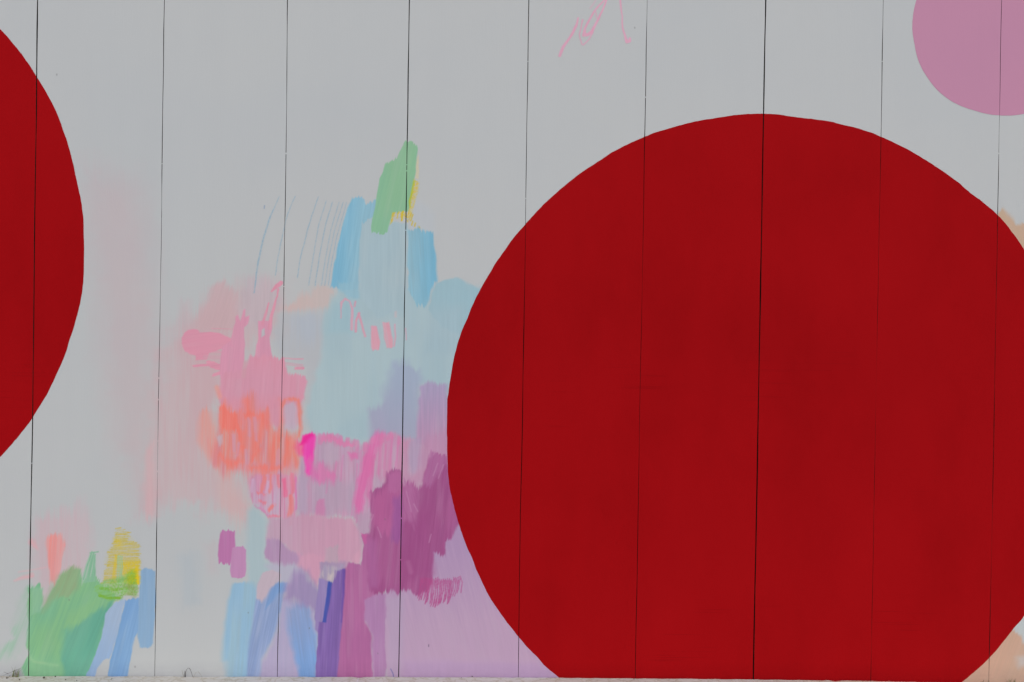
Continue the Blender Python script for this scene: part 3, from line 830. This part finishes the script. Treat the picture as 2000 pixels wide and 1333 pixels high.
# --- green corner
paint(W_, 'rosy wash above the green', [(72, 1010), (110, 1005), (160, 985), (178, 1040), (172, 1110), (140, 1130), (100, 1140), (85, 1186), (66, 1120), (62, 1060)],
      (184, 160, 167), op=.8, soft=15, fray=18, warp=5, dry=.25, var=.03)
paint(B, 'coral streak above the green', [(90, 1058), (99, 1046), (122, 1044), (126, 1076), (118, 1114), (106, 1146), (96, 1140), (96, 1107), (92, 1077)],
      (209, 141, 142), op=.95, soft=4, ang=4, fray=14, dry=.3, warp=2, var=.06, col2=(216, 133, 128))
lmore([(62, 1058, 12), (72, 1072, 4)], (205, 148, 154), 10, op=.7, soft=5, fray=6, dry=.2)
lmore([(28, 1134, 3), (62, 1124, 10)], (203, 148, 154), 6, op=.75, soft=3, dry=.3, ang=82)
lmore([(36, 1118), (90, 1108)], (200, 158, 164), 3, op=.5, soft=2)
GN = (114, 165, 131)
paint(W_, 'thin pale green wash', [(-20, 1300), (8, 1262), (30, 1238), (22, 1228), (40, 1172), (56, 1146), (70, 1140), (70, 1240), (48, 1240), (24, 1282)],
      (138, 170, 150), op=.85, soft=9, ang=22, fray=14, dry=.18, warp=5, var=.05, col2=(158, 168, 164), mott=(14, 50))
paint(B, 'broad mint green mass of strokes', [(58, 1142), (84, 1148), (83, 1170), (79, 1190), (92, 1170), (106, 1146), (120, 1124), (139, 1108), (157, 1113), (160, 1140), (163, 1130), (188, 1130), (200, 1138), (228, 1168), (212, 1196), (200, 1240), (182, 1300), (166, 1340), (46, 1340), (42, 1304), (56, 1284), (52, 1262), (55, 1200)],
      GN, soft=3, ang=20, fray=11, warp=2.2, var=.05, col2=(121, 167, 124), mott=(26, 60))
more([(117, 1122), (139, 1107), (157, 1112), (150, 1150), (134, 1165), (112, 1164), (84, 1196), (90, 1170)], (137, 152, 118), op=.8, soft=8, ang=24, fray=8, dry=.2)
more([(62, 1146), (84, 1150), (78, 1196), (62, 1200)], (132, 170, 146), op=.6, soft=6)
more([(130, 1200), (160, 1180), (196, 1170), (180, 1205), (152, 1240), (135, 1235)], (128, 169, 120), op=.55, soft=12, ang=30, fray=8)
more([(58, 1280), (62, 1330), (120, 1325), (120, 1300)], (128, 172, 134), op=.6, soft=8)
lmore([(57, 1283), (66, 1292), (84, 1296), (112, 1300)], (146, 178, 140), 5, op=.6, soft=3, dry=.4, ang=80)
paint(B, 'teal green stroke', [(124, 1234), (150, 1222), (168, 1208), (200, 1190), (222, 1176), (214, 1200), (199, 1240), (184, 1285), (170, 1318), (160, 1340), (124, 1340), (119, 1276)],
      (100, 156, 137), op=.93, soft=8, ang=22, fray=8, warp=2.5, var=.06, col2=(92, 152, 134))
paint(B, 'thin green fan of strokes', [(176, 1080), (184, 1080), (187, 1092), (186, 1136), (160, 1138), (166, 1108)], (128, 170, 142), soft=1.2, ang=12, fray=4, dry=.45, warp=1, var=.06)
for P in ([(179, 1078), (163, 1132)], [(183, 1080), (172, 1134)], [(186, 1084), (180, 1134)], [(176, 1080), (192, 1078)]):
    lmore(P, (122, 166, 138), 2.6, dry=.1)
paint(B, 'grey lavender slanting strip', [(222, 1178), (244, 1169), (238, 1200), (226, 1250), (213, 1288), (202, 1290), (190, 1304), (181, 1340), (160, 1340), (172, 1312), (186, 1280), (200, 1238), (206, 1198)],
      (147, 164, 189), soft=1.6, ang=16, fray=4, warp=1.4, var=.05, col2=(132, 156, 190), grad=(225, 1210, 185, 1310))
paint(B, 'mid blue slanting strip', [(245, 1171), (272, 1166), (271, 1236), (262, 1246), (253, 1296), (246, 1340), (209, 1340), (213, 1296), (226, 1250), (238, 1200)],
      (112, 147, 189), soft=1.6, ang=14, fray=8, warp=1.2, var=.05, col2=(122, 154, 190))
paint(B, 'steel blue dab beside a joint', [(275, 1116), (283, 1111), (303, 1114), (304, 1176), (299, 1256), (291, 1266), (273, 1265), (268.5, 1240), (271, 1176)],
      (127, 155, 184), soft=1.4, ang=1, fray=3, warp=1.2, var=.04)

# --- yellow crayon beside the green
rs = random.Random(4)
YL = (182, 162, 62)
first = True
for q in range(36):
    y = 1033 + q * 3.0
    xl = np.interp(y, [1033, 1042, 1052, 1060, 1080, 1100, 1120, 1140], [228, 225, 226, 222, 212, 208, 203, 200]) + rs.uniform(-3, 3)
    xr = np.interp(y, [1033, 1042, 1052, 1058, 1062, 1070, 1140], [238, 254, 250, 250, 268, 272, 272]) + rs.uniform(-3, 3)
    P = [(xl, y + rs.uniform(-1, 1.5)), ((xl + xr) / 2, y + rs.uniform(-1.5, 1)), (xr, y + rs.uniform(-2, 1.5))]
    (line if first else (lambda n_, l_, *a, **kw: lmore(*a, **kw)))(CR, 'yellow crayon scribble', P, YL, rs.uniform(1.6, 2.6), grain=.45, op=rs.uniform(.7, .95), soft=.9)
    first = False
more([(214, 1078), (232, 1052), (252, 1050), (268, 1064), (270, 1140), (204, 1142)], (184, 168, 100), op=.42, soft=9, grain=.35, ang=90, fray=5)
more([(238, 1098), (272, 1094), (272, 1140), (240, 1142)], (200, 174, 40), op=.7, soft=4, grain=.5, ang=90, fray=3)
more([(250, 1118), (271, 1108), (270, 1142), (250, 1142)], (205, 178, 24), op=.8, soft=3, grain=.3)
more([(221, 1050), (236, 1050), (236, 1066), (224, 1070)], (196, 172, 56), op=.6, soft=4, grain=.5)
lmore([(227, 1086), (222, 1130)], (198, 172, 46), 6, op=.7, grain=.45)
for dx in (0, 4, 8):
    lmore([(231 + dx, 1086), (229 + dx, 1138)], (140, 178, 140), 2.2, op=.8, dry=.1)
paint(CR, 'lime green crayon patch', [(184, 1150), (194, 1140), (204, 1134), (226, 1130), (246, 1124), (262, 1112), (268, 1140), (267, 1162), (240, 1163), (233, 1173), (212, 1173), (196, 1167)],
      (118, 166, 74), op=.88, soft=3, ang=80, fray=6, grain=.45, warp=2, var=.1, col2=(122, 170, 104), mott=(8, 20))
more([(250, 1120), (256, 1113), (265, 1116), (263, 1136), (252, 1144), (243, 1138)], (146, 166, 40), op=.75, soft=6, grain=.5, fray=6, warp=3)
more([(243, 1146), (258, 1142), (268, 1148), (264, 1166), (250, 1162)], (128, 142, 74), op=.75, soft=5, grain=.5, fray=6, warp=3, ang=85)
lmore([(194, 1164), (212, 1168), (234, 1168)], (112, 160, 40), 5, op=.8, grain=.4)
lmore([(196, 1150), (220, 1152), (246, 1150)], (108, 160, 48), 6, op=.6, grain=.5)
lmore([(240, 1159), (268, 1159)], (150, 165, 120), 1.2, op=.7)

# --- green stroke and its crayon
paint(B, 'mint green slanting stroke high on the wall', [(790, 279), (800, 277), (808, 277), (815, 284), (816, 301), (810, 346), (802, 389), (796, 415), (768, 416), (761, 435), (758, 452), (747, 457), (727, 454), (725, 443), (734, 392), (743, 347), (751, 325), (762, 315), (774, 311), (779, 298), (787, 286)],
      (132, 178, 146), soft=1.3, ang=14, fray=10, warp=1.2, var=.025, col2=(135, 177, 143))
paint(CR, 'yellow crayon edge of the green stroke', [(811, 348), (815, 310), (818, 304), (818, 350)], (198, 184, 150), op=.9, soft=1.2, grain=.4, warp=.6)
more([(808, 350), (819, 358), (817, 370), (808, 405), (802, 426), (795, 428), (799, 402)], (203, 176, 62), soft=1.6, grain=.6, warp=1, ang=12, dry=.45)
more([(807, 354), (811, 354), (801, 405), (797, 410)], (170, 180, 56), op=.8, soft=1.2)
more([(766, 417), (770, 417), (766, 434), (761, 441)], (200, 172, 62), soft=1.2, grain=.5)
more([(770, 414), (797, 414), (800, 424), (772, 428)], (200, 176, 74), op=.8, soft=1.5, grain=.98, fray=5)
lmore([(787, 414), (785, 430)], (200, 174, 50), 4, grain=.4)
for P in ([(803, 418), (799, 430)], [(806, 420), (802, 432)], [(806, 433), (804, 440)], [(812, 437), (810, 442)], [(818, 443), (819, 445)], [(796, 431), (797, 434)]):
    lmore(P, (196, 172, 62), 2.6, grain=.35)

# --- fine lines and scribbles
PB = (134, 162, 182)
PL = [[(545.6, 384, 1), (525.7, 429, 3), (512.8, 472, 3), (504, 512, 3), (496.4, 572, 2.4)], [(576.6, 384), (561, 420), (552.5, 456.6), (543.8, 498), (537.8, 537.7)],
      [(622, 385), (607.7, 425.6), (597, 463.5), (585, 512), (581, 543)], [(637, 393), (623, 437.7), (614.6, 484), (607.7, 529), (603, 558)],
      [(649, 395), (635, 443), (625, 494.6), (615.5, 558)], [(662, 396), (645.7, 449.7), (635, 508), (627.5, 558)],
      [(670, 396), (652.6, 453), (642, 508), (634.4, 558)], [(676.7, 396), (657.7, 463.5), (645.7, 524), (641.4, 558)]]
for q, P in enumerate(PL):
    line('pencil_line', 'thin light blue pencil line', P, PB, 1.9 if q else 2.6, op=.85 if q in (0, 2, 4) else .68, grain=.45, soft=.9, warp=.4)
line('pencil_line', 'tiny blue tick mark', [(516.5, 402), (516, 408)], (120, 140, 170), 1.8, op=.8, soft=.8)
SK = (207, 150, 168)
line('paint_scribble', 'rose scribble on the sky blue', [(665.8, 622, 2), (665.8, 606, 2), (667.6, 591, 5), (674, 584, 4), (682, 589, 2.5), (688, 603, 5), (687, 644, 6)], SK, 4, op=.9, dry=.15)
lmore([(694, 590), (692, 598)], SK, 4, op=.8)
lmore([(701, 612), (696, 626), (695, 648)], SK, 5, op=.9)
lmore([(700, 614), (707, 634), (713.5, 657)], SK, 4.6, op=.9)
paint(B, 'short rose dab', [(724, 637), (736, 638), (742, 669), (739, 685), (729, 685), (725, 677)], (210, 152, 168), soft=1.2, ang=-8, fray=4, warp=1, dry=.12)
paint(B, 'short rose dab with a hooked tail', [(747, 629), (761, 630), (763, 647), (769, 665), (768, 680), (756, 680), (751, 662)], (208, 154, 168), soft=1.2, ang=-8, fray=3, warp=1, dry=.2)
lmore([(771, 634), (772, 657), (769.6, 676)], SK, 3.4, op=.75)
lmore([(773, 610), (773, 618)], (196, 172, 176), 5, op=.6, soft=2)
lmore([(792.8, 642), (793, 664)], SK, 2.5, op=.6)
TS = (208, 150, 174)
line('paint_scribble', 'looping pink scribble near the top', [(1185, -30), (1185, 0), (1175, 25), (1166, 43.7), (1156, 62.5, 7), (1147.5, 69, 6), (1140.6, 68.7, 7), (1142, 56), (1152.5, 37.5), (1161, 22.5), (1169, 12, 3), (1180, 1, 3), (1195, -25, 3)], TS, 4, op=.95, dry=.1)
lmore([(1137.5, 40, 4), (1135, 50), (1132, 67.5), (1136, 86), (1139, 88), (1150, 77.5), (1157.5, 65)], TS, 2.6, op=.8)
lmore([(1164, 22), (1166, 36)], TS, 2.2, op=.7)
lmore([(1163, 2), (1153.7, 16)], TS, 3, op=.4, soft=1.5)
line('paint_scribble', 'slanting pink dash near the top', [(1129, 36, 3.5), (1126, 50, 5), (1121, 60, 5), (1109, 80, 4.5), (1100, 92.5, 5.5), (1093, 110, 5.5)], TS, 4, op=.95, dry=.08)
line('paint_scribble', 'pink hooked drip near the top', [(1210, -30), (1211, 0, 3.5), (1212.5, 15, 3), (1215, 31, 2.4), (1215, 46, 3), (1219, 65, 4), (1221.5, 74, 5), (1224.5, 82, 7), (1230, 81, 6), (1230, 75, 4)], TS, 3, op=.95, dry=.08)
MR = (166, 72, 126)
first = True
for q in range(21):
    x = 820 + q * 3.8
    yb = float(np.interp(x, [820, 835, 850, 880, 903], [1168, 1178, 1185, 1176, 1152])) + rs.uniform(-4, 3)
    yt = 1130 + rs.uniform(-3, 3)
    b_ = x - rs.uniform(3, 6)
    P = [(x + 1, yt), (x + rs.uniform(-1, 1), (yt + yb) / 2), (b_, yb), (b_ + 3, yb - 8), (x + 3, yt + 3)]
    (line if first else (lambda n_, l_, *a, **kw: lmore(*a, **kw)))(CR, 'maroon crayon scribble on lavender', P, MR, rs.uniform(1.5, 2.1), op=.9 if q < 16 else .75, grain=.3, soft=.9, warp=.5)
    first = False
lmore([(893, 1130), (899, 1126), (903, 1138), (900, 1158)], MR, 1.8, op=.7, grain=.3)
line('pencil_line', 'short curved blue pencil mark by the kerb', [(763, 1307), (767, 1314), (769, 1322)], (92, 92, 150), 1.6, op=.85)
line('pencil_line', 'tiny dark tick on the lavender', [(837.5, 1259), (837.5, 1263)], (90, 80, 100), 1.4, op=.9)

# --- peach paint at the far side of the big circle
paint(W_, 'sandy peach patch beside the red circle', [(1952, 418), (1960, 408), (1969, 418), (1982, 436), (2010, 440), (2060, 470), (2060, 560), (2000, 540), (1950, 470), (1935, 430)], (174, 155, 131), op=.95, soft=6, ang=-30, fray=8, warp=4, var=.04, col2=(178, 148, 128))
paint(W_, 'peach patch under the red circle', [(1850, 1345), (1890, 1298), (1920, 1272), (1945, 1240), (1968, 1226), (1995, 1240), (2010, 1270), (2080, 1280), (2080, 1360), (1870, 1360)], (176, 145, 127), op=.97, soft=6, ang=20, fray=6, warp=4, var=.04, col2=(181, 144, 126))
more([(1985, 1285), (2010, 1278), (2015, 1300), (1990, 1306)], (172, 168, 170), op=.7, soft=8)
more([(1985, 1222), (2020, 1200), (2040, 1262), (2000, 1258)], (168, 174, 176), op=.8, soft=8)


for x_, y_, w_ in ((111, 146, 2.6), (1240, 54, 2.2), (135, 1172, 2.6), (263, 1302, 2.6), (485, 1196, 2), (604, 1226, 2.2), (752, 1014, 2), (738, 1276, 2)):
    line('paint_chip', 'tiny dark chip in the paint', [(x_, y_), (x_ + .3, y_ + 1.6)], (100, 97, 98), w_ * .85, op=.5, soft=.8)


# --- turn the brushwork into paint films lying on the panels
def in_circle(X, Z, margin):
    r_ = np.zeros(X.shape, bool)
    for cx, cz, t, rr in CIRC:
        R_ = np.interp(np.arctan2(Z - cz, X - cx), t, rr)
        r_ |= np.hypot(X - cx, Z - cz) < R_ - margin
    return r_


films = {}
for g in GR:
    lin_col = albedo(g['col'])
    on = (g['any'] > .012)
    cell = on[:-1, :-1] | on[1:, :-1] | on[:-1, 1:] | on[1:, 1:]
    cell &= ~in_circle(g['X'][:-1, :-1], g['Z'][:-1, :-1], .012)
    ids = np.maximum(np.maximum(g['id'][:-1, :-1], g['id'][1:, 1:]), np.maximum(g['id'][1:, :-1], g['id'][:-1, 1:]))
    cell &= ids >= 0
    idx = np.arange(g['X'].size).reshape(g['X'].shape)
    Q = np.stack([idx[:-1, :-1], idx[:-1, 1:], idx[1:, 1:], idx[1:, :-1]], -1)
    V = np.stack([g['X'], np.full_like(g['X'], g['dy'] - .0002), g['Z']], -1).reshape(-1, 3)
    cf = lin_col.reshape(-1, 3)
    for lid in np.unique(ids[cell]):
        q = Q[cell & (ids == lid)]
        used, inv = np.unique(q, return_inverse=True)
        films.setdefault(int(lid), []).append((V[used], inv.reshape(q.shape), cf[used]))
n_q = 0
for lid in sorted(films):
    name, label = LAYERS[lid]
    vs, qs, cs, off = [], [], [], 0
    for v, q, c in films[lid]:
        vs.append(v)
        qs.append(q + off)
        cs.append(c)
        off += len(v)
    q = np.concatenate(qs)
    n_q += len(q)
    o = grid_obj(name, np.concatenate(vs), q, M_PAINT, wall, np.concatenate(cs))
    o['label'] = label
# paint bridging the joints here and there
for jn, yy in ((6, 320), (6, 739), (6, 781), (6, 862), (6, 921), (7, 300), (7, 560), (8, 322), (8, 334), (8, 450), (8, 1013), (8, 1094), (9, 120), (9, 388), (9, 610), (10, 190), (12, 120), (13, 300), (5, 905), (5, 640)):
    xj = JOINTS[jn]
    _, zj = px_to_wall(wall_to_px(xj, 1.0)[0], yy)
    zj = float(zj)
    l_, r_ = np.interp(zj, ZS, EDGE[jn][0]) - .0006, np.interp(zj, ZS, EDGE[jn][1]) + .0006
    if in_circle(np.array([l_]), np.array([zj]), -.01)[0]:
        continue
    h_ = rs.uniform(.0012, .0032)
    n_ = 8
    vv = [((l_ + r_) / 2, -.0012, zj)] + [((l_ + r_) / 2 + (r_ - l_) * .62 * math.cos(a_), .0004, zj + h_ * math.sin(a_) * rs.uniform(.7, 1.2)) for a_ in [2 * math.pi * q / n_ for q in range(n_)]]
    ff = [(0, 1 + q, 1 + (q + 1) % n_) for q in range(n_)]
    best_c, bd = PHOTO_WHITE, 1e9
    for g in GR:
        d_ = (g['X'] - l_ + .006) ** 2 + (g['Z'] - zj) ** 2
        q = int(d_.argmin())
        if d_.flat[q] < bd:
            bd, best_c = d_.flat[q], g['col'].reshape(-1, 3)[q]
    o = mesh_obj('paint_bridge', vv, ff, M_PAINT, wall, True)
    at = o.data.color_attributes.new('paint', 'FLOAT_COLOR', 'POINT')
    at.data.foreach_set('color', list(np.r_[albedo(best_c), 1]) * len(vv))
print('paint film quads', n_q, 'strokes', len(films))

# ------------------------------------------------------------------ weeds and litter along the kerb
def blade_mesh(x, y, z, h, lean, az, wd, bend, n=7):
    v, f = [], []
    dx, dy = math.cos(az), math.sin(az)
    for i in range(n + 1):
        t = i / n
        off = lean * t + bend * t * t
        zz = z + h * t - abs(bend) * .55 * t ** 3
        ww = wd * (1 - t) ** .7 * .5 + .00015
        px_, py_ = x + dx * off, min(y + dy * off, -.0025)
        v += [(px_ - dy * ww - ww * .4, py_ + dx * ww * .3, zz), (px_ + dy * ww + ww * .4, py_ - dx * ww * .3 - .0004, zz), (px_, py_ - .0006 - ww * .4, zz)]
    for i in range(n):
        a, b = i * 3, i * 3 + 3
        f += [(a, a + 2, b + 2, b), (a + 2, a + 1, b + 1, b + 2), (a + 1, a, b, b + 1)]
    return v, f


def tuft(name, label, cat, at, blades, group=None):
    X, _ = px_to_wall(at, 1318)
    z = kerb_top(float(X)) - .002
    e = bpy.data.objects.new(name, None)
    C.objects.link(e)
    e.location = (float(X), -.012, z)
    tag(e, label, cat, group)
    for nm, mat, dx, h, lean, az, wd, bend in blades:
        v, f = blade_mesh(dx, 0, 0, h, lean, az, wd, bend)
        mesh_obj(nm, v, f, mat, e, True)
    return e


def stem_tube(name, pts, r, mat, parent, res=5):
    v, f = [], []
    n = len(pts)
    for i, p in enumerate(pts):
        for a in range(res):
            th = 2 * math.pi * a / res
            rr = r * (1 - .6 * i / n)
            v.append((p[0] + rr * math.cos(th), p[1] + rr * math.sin(th), p[2] + rr * .4 * math.sin(th + 1)))
    for i in range(n - 1):
        for a in range(res):
            b = (a + 1) % res
            f.append((i * res + a, i * res + b, (i + 1) * res + b, (i + 1) * res + a))
    f.append(tuple(range(res)))
    f.append(tuple((n - 1) * res + a for a in range(res - 1, -1, -1)))
    return mesh_obj(name, v, f, mat, parent, True)


def U(a, b):
    return random.uniform(a, b)


bl = []
for q in range(13):
    bl.append(('grass_blade', random.choice([M_GRASS, M_GRASS, M_STRAW]), U(-.012, .014), U(.016, .040), U(-.010, .010), U(-.6, .2) + (math.pi if q % 2 else 0), U(.0032, .0058), U(-.014, .014)))
bl.append(('grass_blade', M_STRAW, .004, .030, .014, 0, .0050, .004))
bl.append(('grass_blade', M_STALK, -.006, .034, .012, 0, .0036, .002))
bl.append(('grass_blade', M_STALK, -.020, .014, .006, 0, .0034, .004))
tuft('grass_tuft', 'small green grass tuft growing between kerb and wall beside the green paint', 'weed', 33, bl)
e = bpy.data.objects.new('dry_stalk', None)
C.objects.link(e)
X, _ = px_to_wall(8, 1318)
e.location = (float(X), -.012, kerb_top(float(X)))
tag(e, 'thin dark dry stalk leaning out from the grass tuft', 'stalk')
stem_tube('stem', [(.056 - .011 * i, -.002 * i, .026 - .0042 * i + .0006 * math.sin(i)) for i in range(7)], .0013, M_STALK, e)
stem_tube('side_twig', [(.022 - .005 * i, -.006, .011 + .0022 * i) for i in range(4)], .0006, M_STALK, e)

e = bpy.data.objects.new('dry_weed', None)
C.objects.link(e)
X, _ = px_to_wall(364, 1318)
e.location = (float(X), -.010, kerb_top(float(X)) - .001)
tag(e, 'dried wiry weed arching in a loop against the white panel', 'weed')
stem_tube('stem', [(0, 0, 0), (-.0004, -.001, .010), (.001, -.001, .018), (.004, -.002, .026), (.008, -.003, .031), (.013, -.003, .031), (.018, -.004, .024), (.022, -.005, .012), (.026, -.006, .003)], .0009, M_STALK, e)
stem_tube('stem', [(-.0016, 0, 0), (-.002, -.001, .010), (-.0015, -.001, .022)], .0012, M_STALK, e)
stem_tube('stem', [(-.005, 0, 0), (-.009, -.001, .012), (-.011, -.002, .024)], .0005, M_STRAW, e)
stem_tube('stem', [(.026, 0, 0), (.033, -.001, .016), (.042, -.002, .019), (.050, -.003, .010), (.055, -.004, 0)], .0005, M_STRAW, e)

for at, lab in ((1920, 'low dry weed clump at the foot of the peach paint, left of the joint'), (1968, 'upright straw coloured weed under the peach paint, beyond the joint'), (1984, 'thin leafy weed under the peach paint, farthest along the kerb')):
    bl = []
    for q in range(10):
        bl.append(('weed_blade', random.choice([M_GRASS, M_STRAW, M_STALK, M_STALK]), U(-.016, .016), U(.010, .021) if at < 1950 else U(.012, .030), U(-.006, .006), U(0, 6.28), U(.0010, .0022), U(-.008, .008)))
    tuft('dry_weed', lab, 'weed', at, bl, 'weeds at the foot of the wall')


def leaf_bit(px_, depth, size, label, grp):
    X, _ = px_to_wall(px_, 1326)
    X = float(X) * (1 - depth / 3.3)
    n = 7
    v, f = [(0, 0, .0012)], []
    for i in range(n):
        a = 2 * math.pi * i / n
        r = size * .72 * U(.6, 1.1)
        v.append((r * math.cos(a), r * .7 * math.sin(a), U(.0, .0035)))
    v += [(x_ * .95, y_ * .95, z_ - .0008) for x_, y_, z_ in v]
    for i in range(n):
        j = i % n + 1
        j2 = (i + 1) % n + 1
        f += [(0, j, j2), (n + 1, n + 1 + j2, n + 1 + j), (j, n + 1 + j, n + 1 + j2, j2)]
    o = mesh_obj('dead_leaf', v, f, M_LEAF)
    o.location = (X, -depth, kerb_top(X) + .0015)
    o.rotation_euler = (0, 0, U(0, 6))
    return tag(o, label, 'leaf', grp)


LG = 'scraps of dead leaf on the kerb'
for px_, dep, sz, lab in ((14, .030, .006, 'scrap of dead leaf on the kerb below the grass tuft'), (86, .028, .0075, 'curled dead leaf scrap on the kerb under the green paint, largest of its row'),
                          (38, .045, .004, 'tiny brown leaf crumb near the kerb edge under the grass tuft'), (108, .018, .004, 'thin leaf scrap on the kerb close to the green paint'),
                          (128, .045, .005, 'brown leaf scrap on the kerb under the teal paint'), (150, .055, .003, 'leaf crumb lowest on the kerb under the teal paint'),
                          (218, .038, .0045, 'dark leaf crumb on the kerb under the blue slanting strip'), (901, .018, .003, 'leaf crumb on the kerb under the lavender field'),
                          (922, .003, .005, 'dark leaf scrap tucked against the wall under the lavender field'), (1238, .018, .003, 'leaf crumb on the kerb under the red circle, by a joint')):
    leaf_bit(px_, dep, sz, lab, LG)
